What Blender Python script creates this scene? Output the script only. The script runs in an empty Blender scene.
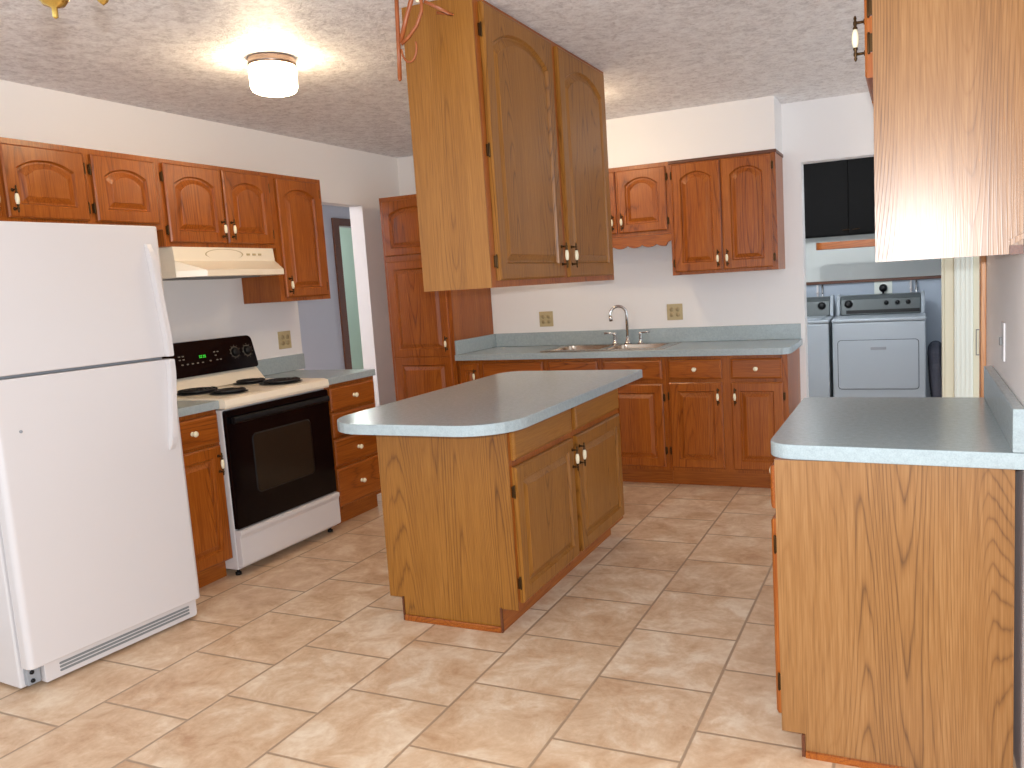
import bpy, bmesh, math, random
from mathutils import Vector, Matrix

random.seed(7)
S = bpy.context.scene
COL = S.collection
PI = math.pi

# ---------------------------------------------------------------- camera
CAM = dict(h=1.3981, yaw=-.4157, pitch=-.1197, roll=-.0609, f=807.965, cx=48.17, cy=-5.12)
cam_data = bpy.data.cameras.new('camera')
cam = bpy.data.objects.new('camera', cam_data)
COL.objects.link(cam)
_cy, _sy = math.cos(CAM['yaw']), math.sin(CAM['yaw'])
_cp, _sp = math.cos(CAM['pitch']), math.sin(CAM['pitch'])
FWD = Vector((_sy*_cp, _cy*_cp, _sp))
_r0 = Vector((_cy, -_sy, 0))
_u0 = _r0.cross(FWD)
_cr, _sr = math.cos(CAM['roll']), math.sin(CAM['roll'])
RGT = _r0*_cr + _u0*_sr
UPV = -_r0*_sr + _u0*_cr
cam.matrix_world = Matrix(((RGT.x, UPV.x, -FWD.x, 0), (RGT.y, UPV.y, -FWD.y, 0), (RGT.z, UPV.z, -FWD.z, CAM['h']), (0, 0, 0, 1)))
cam_data.sensor_width = 36
cam_data.lens = CAM['f']/1024*36
cam_data.shift_x = -CAM['cx']/1024
cam_data.shift_y = CAM['cy']/1024
cam_data.clip_start = .02
S.camera = cam

# ---------------------------------------------------------------- light and exposure
S.view_settings.view_transform = 'Standard'
S.view_settings.look = 'None'
S.view_settings.gamma = 1
S.view_settings.use_curve_mapping = False
S.view_settings.exposure = 0.0
WORLD = (0.80, 0.90, 1.0, 1.8)          # daylight from the open room behind the camera
FLASH = 20
LAMP = 38
HALL_W, LAUNDRY_W = 15, 38
w = bpy.data.worlds.new('world')
S.world = w
w.use_nodes = True
w.node_tree.nodes['Background'].inputs[0].default_value = (WORLD[0], WORLD[1], WORLD[2], 1)
w.node_tree.nodes['Background'].inputs[1].default_value = WORLD[3]

def lamp_light(name, kind, loc, power, color, size=.1):
    d = bpy.data.lights.new(name, kind)
    d.energy = power
    d.color = color
    if kind in ('POINT', 'SPOT'):
        d.shadow_soft_size = size
    o = bpy.data.objects.new(name, d)
    o.location = loc
    COL.objects.link(o)
    return o
fl = lamp_light('camera_flash', 'SPOT', Vector((0, 0, CAM['h'])) + UPV*.055, FLASH*4*PI, (.92, .96, 1.0), .012)
fl.data.spot_size = math.radians(95)
fl.data.spot_blend = .35
fl.rotation_euler = (FWD + RGT*(-.06)).to_track_quat('-Z', 'Y').to_euler()
lamp_light('hall_fill', 'POINT', (-4.5, 3.1, 2.2), HALL_W*PI, (.98, .97, 1), .12)  # unseen fill light added to brighten the hall, which the daylight doesn't reach
lamp_light('mint_room_fill', 'POINT', (-6.0, 7.6, 2.2), 8*PI, (.92, 1, .95), .12)  # added fill with no visible source, lifts the mint room
lamp_light('laundry_lamp', 'POINT', (-.72, 6.2, 2.23), LAUNDRY_W, (.88, .95, 1), .025)

# ---------------------------------------------------------------- materials
def lin(c):
    return tuple(((x/255)/12.92 if x/255 <= .04045 else ((x/255+.055)/1.055)**2.4) for x in c)
def mat(name, rgb, rough=.5, metal=0, spec=.5, emit=None, emit_s=0, coat=0):
    m = bpy.data.materials.new(name)
    m.use_nodes = True
    b = m.node_tree.nodes['Principled BSDF']
    b.inputs['Base Color'].default_value = (*lin(rgb), 1)
    b.inputs['Roughness'].default_value = rough
    b.inputs['Metallic'].default_value = metal
    b.inputs['Specular IOR Level'].default_value = spec
    b.inputs['Coat Weight'].default_value = coat
    if emit:
        b.inputs['Emission Color'].default_value = (*lin(emit), 1)
        b.inputs['Emission Strength'].default_value = emit_s
    return m
class G:
    def __init__(s, m):
        s.t = m.node_tree
        s.b = s.t.nodes['Principled BSDF']
    def n(s, t, **k):
        x = s.t.nodes.new(t)
        for a, v in k.items():
            setattr(x, a, v)
        return x
    def l(s, a, b):
        s.t.links.new(a, b)
    def math(s, op, a, b=None, c=None):
        x = s.n('ShaderNodeMath', operation=op)
        for i, v in enumerate((a, b, c)):
            if v is None:
                continue
            if isinstance(v, (int, float)):
                x.inputs[i].default_value = v
            else:
                s.l(v, x.inputs[i])
        return x.outputs[0]
    def ramp(s, fac, stops):
        r = s.n('ShaderNodeValToRGB')
        e = r.color_ramp.elements
        while len(e) < len(stops):
            e.new(.5)
        for i, (p, c) in enumerate(stops):
            e[i].position = p
            e[i].color = (*lin(c), 1)
        s.l(fac, r.inputs[0])
        return r.outputs[0]
    def noise(s, vec, scale, detail=2, rough=.5, dist=0):
        x = s.n('ShaderNodeTexNoise')
        x.inputs['Scale'].default_value = scale
        x.inputs['Detail'].default_value = detail
        x.inputs['Roughness'].default_value = rough
        x.inputs['Distortion'].default_value = dist
        s.l(vec, x.inputs['Vector'])
        return x.outputs[0]
    def bump(s, h, strength, dist=.01):
        x = s.n('ShaderNodeBump')
        x.inputs['Strength'].default_value = strength
        x.inputs['Distance'].default_value = dist
        s.l(h, x.inputs['Height'])
        s.l(x.outputs[0], s.b.inputs['Normal'])
def wood(name, light, mid, dark, rough=.33, axis='z', lines=1.0, coat=.0, seed=0., specular=.5, dens=1.0):
    """oak: cathedral growth lines plus short pores, grain running along one axis"""
    m = mat(name, mid, rough, coat=coat, spec=specular)
    g = G(m)
    tc = g.n('ShaderNodeTexCoord')
    oi = g.n('ShaderNodeObjectInfo')
    add = g.n('ShaderNodeVectorMath', operation='ADD')
    mul = g.n('ShaderNodeVectorMath', operation='SCALE')
    cmb = g.n('ShaderNodeCombineXYZ')
    g.l(oi.outputs['Random'], cmb.inputs[0]); g.l(oi.outputs['Random'], cmb.inputs[1]); g.l(oi.outputs['Random'], cmb.inputs[2])
    g.l(cmb.outputs[0], mul.inputs[0]); mul.inputs['Scale'].default_value = 13.7
    g.l(tc.outputs['Object'], add.inputs[0]); g.l(mul.outputs[0], add.inputs[1])
    def mp(sx, sz):
        p = g.n('ShaderNodeMapping')
        p.inputs['Location'].default_value = (seed, seed*.7, seed*.3)
        p.inputs['Scale'].default_value = (sx, sx, sz) if axis == 'z' else (sz, sx, sx)
        g.l(add.outputs[0], p.inputs['Vector'])
        return p.outputs[0]
    big = g.noise(mp(3.6, .3), 1.0, 1.0, .4)                    # slow field whose level lines are the growth rings
    wob = g.noise(mp(30, 2.2), 1.0, 2, .6)
    s0 = g.math('MULTIPLY', big, 44.0*dens)
    s1 = g.math('MULTIPLY_ADD', wob, .9, s0)
    ring = g.math('FRACT', s1)
    ring = g.math('ABSOLUTE', g.math('MULTIPLY_ADD', ring, 2.0, -1.0))
    ring = g.math('POWER', ring, 5.0)
    col = g.noise(mp(5.5, .04), 1.0, 1, .4)
    cm = g.n('ShaderNodeMapRange'); cm.interpolation_type = 'SMOOTHSTEP'
    cm.inputs[1].default_value = .42; cm.inputs[2].default_value = .6; cm.inputs[3].default_value = .2; cm.inputs[4].default_value = 1
    g.l(col, cm.inputs[0])
    ring = g.math('MULTIPLY', ring, cm.outputs[0])
    fine = g.noise(mp(210, 5), 1.0, 2, .6)
    pore = g.noise(mp(420, 14), 1.0, 1, .5)
    tone = g.noise(mp(9, .5), 1.0, 2, .6)
    f = g.math('MULTIPLY', ring, .4*lines)
    f = g.math('MULTIPLY_ADD', fine, .75, f)
    f = g.math('MULTIPLY_ADD', pore, .35, f)
    f = g.math('MULTIPLY_ADD', tone, .45, f)
    f = g.math('SUBTRACT', f, .42)
    c = g.ramp(f, [(0.08, light), (.42, mid), (.95, dark)])
    g.l(c, g.b.inputs['Base Color'])
    g.bump(f, .12, .002)
    return m

M = {}
M['oak'] = wood('honey_oak', (177, 102, 36), (147, 75, 19), (86, 35, 5), .3, 'z', 1.0, specular=.4)
M['oak_h'] = wood('honey_oak_level_grain', (177, 102, 36), (147, 75, 19), (86, 35, 5), .3, 'x', 1.0, seed=3.1, specular=.4)
M['gold'] = wood('golden_oak', (162, 108, 44), (142, 90, 30), (94, 54, 12), .36, 'z', 1.2, seed=1.3, specular=.4, dens=1.3)
M['gold_h'] = wood('golden_oak_level_grain', (170, 116, 48), (150, 96, 34), (100, 58, 14), .36, 'x', 1.0, seed=2.2, specular=.4)
M['veneer'] = wood('pale_oak_veneer', (160, 116, 70), (140, 95, 50), (92, 58, 28), .32, 'z', 1.2, seed=5.9, dens=1.6)
M['dark_oak'] = wood('dark_oak', (112, 62, 30), (92, 46, 20), (60, 26, 10), .45, 'x', .8, seed=4.0)
M['casing_oak'] = wood('casing_oak', (226, 166, 112), (204, 142, 90), (160, 96, 54), .4, 'z', .8)
M['rattan'] = wood('rattan_cane', (176, 100, 52), (154, 80, 38), (100, 48, 20), .4, 'z', .5)
def laminate(name, rgb):
    m = mat(name, rgb, .2, spec=.8)
    g = G(m); tc = g.n('ShaderNodeTexCoord')
    a = g.noise(tc.outputs['Object'], 260, 2, .7)
    b = g.noise(tc.outputs['Object'], 60, 2, .6)
    f = g.math('MULTIPLY_ADD', b, .5, g.math('MULTIPLY', a, .7))
    k = lambda s: tuple(min(255, c*s) for c in rgb)
    g.l(g.ramp(f, [(.35, k(.92)), (.6, k(1.0)), (.85, k(1.07))]), g.b.inputs['Base Color'])
    return m
M['laminate'] = laminate('blue_grey_laminate', (160, 171, 173))
M['wall'] = mat('wall_paint', (238, 233, 230), .55)
g = G(M['wall']); tc = g.n('ShaderNodeTexCoord'); g.bump(g.noise(tc.outputs['Object'], 220, 3, .6), .08, .003)
M['wall_hall'] = mat('hall_paint', (196, 196, 206), .6)
M['wall_mint'] = mat('mint_paint', (204, 222, 211), .6)
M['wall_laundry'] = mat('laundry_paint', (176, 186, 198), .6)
M['ceil'] = mat('textured_ceiling', (240, 236, 234), .5)
g = G(M['ceil']); tc = g.n('ShaderNodeTexCoord')
h1 = g.noise(tc.outputs['Object'], 20, 6, .74, .5)
h2 = g.noise(tc.outputs['Object'], 75, 3, .65, .3)
hh = g.math('MULTIPLY_ADD', h2, .45, h1)
g.l(g.ramp(hh, [(.55, (206, 200, 199)), (.74, (238, 234, 233)), (.9, (252, 250, 249))]), g.b.inputs['Base Color'])
g.bump(hh, .6, .02)
def floor_mat():
    m = mat('ceramic_floor_tile', (200, 176, 150), .42)
    g = G(m); tc = g.n('ShaderNodeTexCoord'); sp = g.n('ShaderNodeSeparateXYZ'); g.l(tc.outputs['Object'], sp.inputs[0])
    P = .41
    u = g.math('DIVIDE', g.math('ADD', sp.outputs[0], .625), .41)
    col = g.math('FLOOR', u)
    fu = g.math('FRACT', u)
    y = g.math('SUBTRACT', g.math('SUBTRACT', sp.outputs[1], 2.284), g.math('MULTIPLY', col, .172))
    vv = g.math('DIVIDE', y, P)
    row = g.math('FLOOR', vv)
    fv = g.math('FRACT', vv)
    ex = g.math('MINIMUM', fu, g.math('SUBTRACT', 1, fu))
    ey = g.math('MINIMUM', fv, g.math('SUBTRACT', 1, fv))
    e = g.math('MINIMUM', ex, ey)
    mr = g.n('ShaderNodeMapRange'); mr.interpolation_type = 'SMOOTHSTEP'
    mr.inputs[1].default_value = .006; mr.inputs[2].default_value = .017
    g.l(e, mr.inputs[0])
    tile = mr.outputs[0]                                             # 0 in the grout, 1 on the tile
    cb = g.n('ShaderNodeCombineXYZ'); g.l(col, cb.inputs[0]); g.l(row, cb.inputs[1])
    wn = g.n('ShaderNodeTexWhiteNoise'); g.l(cb.outputs[0], wn.inputs['Vector'])
    off = g.n('ShaderNodeVectorMath', operation='MULTIPLY_ADD'); off.inputs[1].default_value = (9, 9, 9)
    g.l(wn.outputs['Color'], off.inputs[0]); g.l(tc.outputs['Object'], off.inputs[2])
    a = g.noise(off.outputs[0], 6, 6, .66, .5)
    b = g.noise(off.outputs[0], 38, 3, .6)
    f = g.math('MULTIPLY_ADD', b, .22, a)
    f = g.math('MULTIPLY_ADD', wn.outputs['Value'], .08, f)
    c = g.ramp(f, [(.36, (176, 132, 97)), (.52, (197, 160, 126)), (.66, (212, 180, 148)), (.84, (230, 208, 182))])
    mx = g.n('ShaderNodeMix', data_type='RGBA')
    g.l(tile, mx.inputs[0]); mx.inputs[6].default_value = (*lin((164, 136, 110)), 1); g.l(c, mx.inputs[7])
    g.l(mx.outputs[2], g.b.inputs['Base Color'])
    g.bump(g.math('MULTIPLY_ADD', a, .25, tile), .35, .004)
    return m
M['floor'] = floor_mat()
M['white'] = mat('white_enamel', (214, 207, 205), .34)
g = G(M['white']); tc = g.n('ShaderNodeTexCoord'); g.bump(g.noise(tc.outputs['Object'], 300, 2, .5), .06, .001)
M['bisque'] = mat('bisque_enamel', (238, 224, 202), .3)
M['black'] = mat('black_glass', (8, 5, 7), .12, spec=.25)
M['black_matte'] = mat('black_plastic', (11, 10, 11), .4, spec=.3)
M['coil'] = mat('burner_coil', (24, 20, 20), .5)
M['oven_glass'] = mat('oven_window_glass', (40, 32, 24), .1, spec=.3)
M['grey'] = mat('grey_plastic', (120, 118, 116), .5)
M['gap'] = mat('door_gasket', (150, 152, 156), .6)
M['dark_gap'] = mat('vent_slot', (128, 130, 130), .6)
M['chrome'] = mat('chrome', (214, 212, 210), .14, 1)
M['steel'] = mat('brushed_steel', (178, 158, 140), .2, 1)  # brown tint in the base colour stands in for reflected oak cabinets
M['nickel'] = mat('lamp_nickel', (136, 118, 108), .3, 1)
M['brass'] = mat('antique_brass', (74, 52, 28), .38, .85)
M['bright_brass'] = mat('bright_brass', (222, 192, 110), .22, 1)
M['ceramic'] = mat('ivory_ceramic', (240, 228, 196), .22)
M['tan'] = mat('tan_plastic', (190, 170, 128), .45)
M['tan_dark'] = mat('tan_socket', (172, 152, 112), .5)
M['cream'] = mat('cream_trim_paint', (226, 220, 194), .5)
M['white_trim'] = mat('white_trim_paint', (232, 236, 226), .5)
M['laundry_upper'] = mat('laundry_upper_paint', (206, 208, 202), .6)
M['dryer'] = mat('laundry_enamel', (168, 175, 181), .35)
M['console'] = mat('silver_grey_console', (92, 98, 98), .3, .3)
M['void'] = mat('blackened_cabinet', (16, 14, 13), .8, spec=.2)
M['foil'] = mat('foil_duct', (150, 148, 160), .22, .95)
g = G(M['foil']); tc = g.n('ShaderNodeTexCoord'); g.bump(g.noise(tc.outputs['Object'], 70, 4, .7), .8, .02)
M['glow'] = mat('lit_frosted_glass', (255, 240, 215), .4, emit=(255, 230, 190), emit_s=LAMP)
M['green'] = mat('green_display', (20, 60, 20), .4, emit=(60, 230, 60), emit_s=.8)
M['panel_mark'] = mat('panel_marking', (120, 112, 100), .5)

# ---------------------------------------------------------------- mesh helpers
class MB:
    """collects shapes for ONE mesh object"""
    def __init__(s):
        s.bm = bmesh.new()
    def box(s, x0, x1, y0, y1, z0, z1, mi=0, bev=0):
        b = bmesh.new() if bev else s.bm
        v = [b.verts.new(p) for p in ((x0,y0,z0),(x1,y0,z0),(x1,y1,z0),(x0,y1,z0),(x0,y0,z1),(x1,y0,z1),(x1,y1,z1),(x0,y1,z1))]
        for f in ((0,3,2,1),(4,5,6,7),(0,1,5,4),(1,2,6,5),(2,3,7,6),(3,0,4,7)):
            b.faces.new([v[i] for i in f]).material_index = mi
        if bev:
            bmesh.ops.bevel(b, geom=b.edges[:], offset=bev, segments=2, affect='EDGES', profile=.5)
            for f in b.faces: f.material_index = mi
            s.join(b)
        return s
    def join(s, b, mtx=None):
        if mtx: bmesh.ops.transform(b, matrix=mtx, verts=b.verts[:])
        me = bpy.data.meshes.new('tmp'); b.to_mesh(me); b.free()
        s.bm.from_mesh(me); bpy.data.meshes.remove(me)
        return s
    def prism(s, pts, a0, a1, axis='z', mi=0, bev=0):
        """polygon pts in the two other axes (xy / xz / yz) extruded along axis"""
        def P(p, a):
            return {'z': (p[0], p[1], a), 'y': (p[0], a, p[1]), 'x': (a, p[0], p[1])}[axis]
        b = bmesh.new()
        lo = [b.verts.new(P(p, a0)) for p in pts]; hi = [b.verts.new(P(p, a1)) for p in pts]
        n = len(pts)
        b.faces.new(lo); b.faces.new(hi)
        for i in range(n):
            b.faces.new((lo[i], lo[(i+1) % n], hi[(i+1) % n], hi[i]))
        bmesh.ops.recalc_face_normals(b, faces=b.faces[:])
        if bev:
            ed = [e for e in b.edges if len(e.link_faces) == 2 and e.calc_face_angle(0) > .9]
            bmesh.ops.bevel(b, geom=ed, offset=bev, segments=2, affect='EDGES', profile=.5)
        for f in b.faces: f.material_index = mi
        return s.join(b)
    def lathe(s, prof, seg=20, mtx=None, mi=0):
        b = bmesh.new(); rings = []
        for r, z in prof:
            if r < 1e-6: rings.append([b.verts.new((0, 0, z))])
            else: rings.append([b.verts.new((r*math.cos(2*PI*k/seg), r*math.sin(2*PI*k/seg), z)) for k in range(seg)])
        for A, B in zip(rings, rings[1:]):
            for k in range(seg):
                q = [A[k % len(A)], A[(k+1) % len(A)], B[(k+1) % len(B)], B[k % len(B)]]
                u = []
                for v in q:
                    if v not in u: u.append(v)
                if len(u) > 2:
                    f = b.faces.new(u); f.material_index = mi; f.smooth = True
        bmesh.ops.recalc_face_normals(b, faces=b.faces[:])
        return s.join(b, mtx)
    def tube(s, pts, r, seg=10, mi=0, caps=True):
        pts = [Vector(p) for p in pts]; b = bmesh.new(); rings = []; n = len(pts)
        rr = r if isinstance(r, (list, tuple)) else [r]*n
        t0 = (pts[1]-pts[0]).normalized()
        nrm = t0.orthogonal().normalized()
        for i, p in enumerate(pts):
            t = (pts[min(i+1, n-1)]-pts[max(i-1, 0)]).normalized()
            nrm = (nrm - t*nrm.dot(t)).normalized(); bi = t.cross(nrm)
            rings.append([b.verts.new(p+(nrm*math.cos(2*PI*k/seg)+bi*math.sin(2*PI*k/seg))*rr[i]) for k in range(seg)])
        for A, B in zip(rings, rings[1:]):
            for k in range(seg):
                f = b.faces.new((A[k], A[(k+1) % seg], B[(k+1) % seg], B[k])); f.smooth = True; f.material_index = mi
        if caps:
            b.faces.new(rings[0]).material_index = mi; b.faces.new(rings[-1]).material_index = mi
        bmesh.ops.recalc_face_normals(b, faces=b.faces[:])
        return s.join(b)
    def build(s, name, mats, parent=None, loc=(0,0,0), rotz=0, label=None):
        me = bpy.data.meshes.new(name); s.bm.to_mesh(me); s.bm.free()
        if not isinstance(mats, (list, tuple)): mats = [mats]
        for m in mats: me.materials.append(M[m] if isinstance(m, str) else m)
        o = bpy.data.objects.new(name, me); COL.objects.link(o)
        o.location = loc; o.rotation_euler = (0, 0, rotz)
        if parent: o.parent = parent
        if label: o['label'] = label
        return o
def T(*p): return Matrix.Translation(p)
def RX(a): return Matrix.Rotation(a, 4, 'X')
def RY(a): return Matrix.Rotation(a, 4, 'Y')
def RZ(a): return Matrix.Rotation(a, 4, 'Z')
def thing(name, label, cat, loc=(0,0,0), rotz=0, group=None):
    o = bpy.data.objects.new(name, None); COL.objects.link(o)
    o.empty_display_size = .1
    o.location = loc; o.rotation_euler = (0, 0, rotz)
    return tag(o, label, cat, group)
def tag(o, label, cat, group=None):
    o['label'] = label; o['category'] = cat
    if group: o['group'] = group
    return o
def struct(o):
    o['kind'] = 'structure'; return o
def rpoly(pts, seg=8):
    """polygon whose corners (x, y, r) are rounded"""
    out = []; n = len(pts)
    for i, (x, y, r) in enumerate(pts):
        p = Vector((x, y)); a = Vector(pts[i-1][:2]); b = Vector(pts[(i+1) % n][:2])
        if r <= 0: out.append((x, y)); continue
        da = (a-p).normalized(); db = (b-p).normalized()
        ang = da.angle(db); d = r/math.tan(ang/2)
        c = p+(da+db).normalized()*(r/math.sin(ang/2))
        s0 = p+da*d-c; s1 = p+db*d-c
        a0 = math.atan2(s0.y, s0.x); a1 = math.atan2(s1.y, s1.x)
        dl = (a1-a0+PI) % (2*PI)-PI
        for k in range(seg+1):
            t = a0+dl*k/seg; out.append((c.x+r*math.cos(t), c.y+r*math.sin(t)))
    return out

# ---------------------------------------------------------------- cabinet joinery (local frame: x along the front, front faces -y)
def panel_bm(mb, x0, x1, z0, z1, t=.02, arch=0, frame=.058, back=0.):
    """raised-panel door: flat stiles and rails, moulded groove, raised field; arch = rise of the eyebrow top"""
    b = bmesh.new(); K = 12
    w = x1-x0; cx = (x0+x1)/2; a = w/2-frame
    zb = z0+frame*1.02; zt = z1-frame*1.02-arch
    def loop(o, y):
        pts = [(cx-a+o, y, zb+o), (cx+a-o, y, zb+o)]
        for k in range(K+1):
            u = 1-2*k/K
            rise = arch*(1-abs(u)**2.3) if arch else 0
            pts.append((cx+(a-o)*u, y, zt-o+rise))
        return [b.verts.new(p) for p in pts]
    def outer(o, y):
        pts = [(x0+o, y, z0+o), (x1-o, y, z0+o)]
        for k in range(K+1):
            pts.append((cx+(w/2-o)*(1-2*k/K), y, z1-o))
        return [b.verts.new(p) for p in pts]
    yb = -back
    f = yb-t
    Ls = [outer(0, yb), outer(0, f+.006), outer(.007, f), loop(0, f), loop(.003, f+.006), loop(.007, f+.0125), loop(.014, f+.0125),
          loop(.036, f+.003), loop(.038, f+.001)]
    n = len(Ls[0])
    for A, B in zip(Ls, Ls[1:]):
        for i in range(n):
            b.faces.new((A[i], A[(i+1) % n], B[(i+1) % n], B[i]))
    b.faces.new(Ls[0]); b.faces.new(Ls[-1])
    bmesh.ops.recalc_face_normals(b, faces=b.faces[:])
    mb.join(b)
def slab_bm(mb, x0, x1, z0, z1, t=.02):
    b = bmesh.new()
    def R(o, y): return [b.verts.new(p) for p in ((x0+o,y,z0+o),(x1-o,y,z0+o),(x1-o,y,z1-o),(x0+o,y,z1-o))]
    Ls = [R(0, 0), R(0, -t+.007), R(.004, -t+.003), R(.012, -t)]
    for A, B in zip(Ls, Ls[1:]):
        for i in range(4): b.faces.new((A[i], A[(i+1) % 4], B[(i+1) % 4], B[i]))
    b.faces.new(Ls[0]); b.faces.new(Ls[-1])
    bmesh.ops.recalc_face_normals(b, faces=b.faces[:])
    mb.join(b)
def handle_mesh(parent, x, z):
    m = MB()
    y = -.024
    m.lathe([(0,-.024),(.0055,-.024),(.0085,-.012),(.0095,0),(.0085,.012),(.0055,.024),(0,.024)], 14, T(0,y,0), 0)
    for s in (1, -1):
        pr = [(0,.022),(.0058,.0225),(.0065,.027),(.0035,.031),(.0052,.037),(.0052,.042),(.003,.046),(.0042,.051),(.0025,.056),(0,.059)]
        m.lathe([(r, q*s) for r, q in pr], 12, T(0,y,0), 1)
        m.tube([(0, 0, s*.0395), (0, y, s*.0395)], .0038, 8, 1)
        m.lathe([(0,.0),(.008,.0),(.007,.003),(0,.004)], 12, T(0,0,s*.0395) @ RX(PI/2), 1)
    return m.build('handle', ['ceramic', 'brass'], parent, (x, -.02, z), label='ivory ceramic and brass bar pull')
def knob_mesh(parent, x, z):
    m = MB()
    m.lathe([(0,0),(.012,0),(.012,.003),(.006,.006),(.006,.011),(.0125,.016),(.015,.022),(.0125,.028),(.006,.031),(0,.0315)], 16, RX(PI/2), 0)
    return m.build('knob', ['ceramic'], parent, (x, -.02, z), label='round ivory ceramic knob')
def hinge_mesh(parent, x, z):
    m = MB()
    m.box(-.007, .007, -.003, .006, -.022, .022, 0, .0012)
    m.lathe([(0,-.027),(.0026,-.027),(.0036,-.022),(.0036,.022),(.0026,.027),(0,.027)], 10, T(0,-.005,0))
    return m.build('hinge', ['brass'], parent, (x, -.005, z), label='small antique brass hinge')
def cabinet(name, label, cat, loc, rotz, W, H, D, group=None, backtoe=0, hollow=False, wood_='oak', toe=None, stiles=(), rails=(), doors=(), drawers=(), side=None, carc=None, open_=False):
    t = thing(name, label, cat, loc, rotz, group)
    wh = wood_+'_h'
    b = MB(); zlo = toe[0] if toe else 0
    if toe and backtoe: prof = [(.019, toe[0]), (.019, H), (D, H), (D, toe[0]), (D-backtoe, toe[0]), (D-backtoe, 0), (.019+toe[1], 0), (.019+toe[1], toe[0])]
    elif toe: prof = [(.019, toe[0]), (.019, H), (D, H), (D, 0), (.019+toe[1], 0), (.019+toe[1], toe[0])]
    else: prof = [(.019, 0), (.019, H), (D, H), (D, 0)]
    if hollow:
        b.prism(prof, 0, .018, 'x'); b.prism(prof, W-.018, W, 'x'); b.box(.018, W-.018, D-.006, D, toe[0], H); b.box(.018, W-.018, .019, D-.006, toe[0], toe[0]+.018)
    elif open_:
        th = .018
        b.prism(prof, 0, th, 'x'); b.prism(prof, W-th, W, 'x')
        b.box(th, W-th, D-.008, D, 0, H); b.box(th, W-th, .019, D-.008, 0, th); b.box(th, W-th, .019, D-.008, H-th, H)
        b.box(th, W-th, .019, D-.008, open_-.009, open_+.009)
    else: b.prism(prof, 0, W, 'x')
    b.build('carcass', carc or wood_, t)
    f = MB()
    sw = .038
    f.box(0, sw, 0, .0188, zlo, H); f.box(W-sw, W, 0, .0188, zlo, H)
    for z0, z1 in [(zlo, zlo+.03), (H-.038, H)]+list(rails): f.box(sw, W-sw, 0, .0188, z0, z1)
    for x0, x1 in stiles: f.box(x0, x1, 0.0002, .0186, zlo+.03, H-.038)
    f.build('face_frame', 'oak', t)
    if toe:
        k = MB(); k.box(.0, W, .019+toe[1]-.012, .0188+toe[1], .0, toe[0])
        k.build('toe_kick', 'oak_h', t)
    for d in doors:
        x0, x1, z0, z1 = d['r']
        m = MB()
        if d.get('split'):
            zs = d['split']
            panel_bm(m, x0, x1, zs, z1, arch=0); panel_bm(m, x0, x1, z0, zs, arch=0)
        else: panel_bm(m, x0, x1, z0, z1, arch=d.get('arch', 0), frame=d.get('frame', .055))
        o = m.build('door', wood_, t)
        if 'h' in d: handle_mesh(o, *d['h'])
        for hx, hz in d.get('hinges', ()): hinge_mesh(o, hx, hz)
    for r in drawers:
        m = MB(); slab_bm(m, *r[:4])
        o = m.build('drawer', wh, t)
        if len(r) > 4 and r[4]: knob_mesh(o, (r[0]+r[1])/2, (r[2]+r[3])/2)
    return t

# ================================================================ the setting
XL, YB, ZC, XR = -3.835, 5.68, 2.473, .25
m = MB(); m.box(-7.2, 2.2, -1.5, 9.7, -.06, 0); struct(m.build('floor', 'floor'))
m = MB(); m.box(-7.2, 2.2, .1, 9.7, ZC, ZC+.06); struct(m.build('ceiling', 'ceil'))
OY0, OY1, OZ = 4.352, 5.16, 2.06                                       # opening to the hall in the left wall
m = MB(); m.prism([(.2,0),(OY0,0),(OY0,OZ),(OY1,OZ),(OY1,0),(8.3,0),(8.3,ZC),(.2,ZC)], XL-.12, XL, 'x'); struct(m.build('wall_left', 'wall'))
LX0, LX1, LZ = -.672, .18, 2.083                                       # opening to the laundry in the back wall
m = MB(); m.prism([(XL,0),(LX0,0),(LX0,LZ),(LX1,LZ),(LX1,0),(2.2,0),(2.2,ZC),(XL,ZC)], YB, YB+.12, 'y'); struct(m.build('wall_back', 'wall'))
m = MB(); m.box(XR, XR+.12, 2.0, 3.46, 0, ZC); struct(m.build('wall_right', 'wall'))
m = MB(); m.box(-2.22, -.79, 5.37, YB, 2.1485, ZC); struct(m.build('ceiling_soffit', 'wall'))
m = MB(); m.box(XR-.018, XR+.138, 3.4605, 3.485, 0, 2.12, 0, .003); m.box(XR-.018, XR-.0005, 3.40, 3.4603, 0, 2.12, 0, .003)
struct(m.build('trim_1', 'casing_oak'))
# laundry opening: cream jamb boards and a white beaded panel on the pier to its right
m = MB(); m.box(LX1+.0005, LX1+.055, YB-.02, YB-.0005, 0, LZ, 0, .003); m.box(LX1-.012, LX1-.0003, YB-.02, YB+.125, 0, LZ, 0, .002); struct(m.build('trim_2', 'cream'))
m = MB(); m.box(LX1+.0555, LX1+.1625, YB-.03, YB-.0005, 0, LZ, 0, .004)
for k in range(4): m.box(LX1+.068+k*.026, LX1+.073+k*.026, YB-.033, YB-.029, .02, LZ-.03)
struct(m.build('trim_3', 'white_trim'))
m = MB(); m.box(LX1+.163, LX1+.225, YB-.02, YB-.0005, 0, LZ, 0, .003); struct(m.build('trim_4', 'cream'))
m = MB()
for a, b, c, d in ((.178,.203,.952,.957),(.178,.203,1.110,1.115),(.178,.182,.957,1.11),(.199,.203,.957,1.11)): m.box(LX1+a, LX1+b, YB-.024, YB-.0202, c-.17, d-.17)
tag(m.build('strike_plate', 'grey'), 'small grey strike plate on cream door jamb beside oak casing', 'strike plate')
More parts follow.
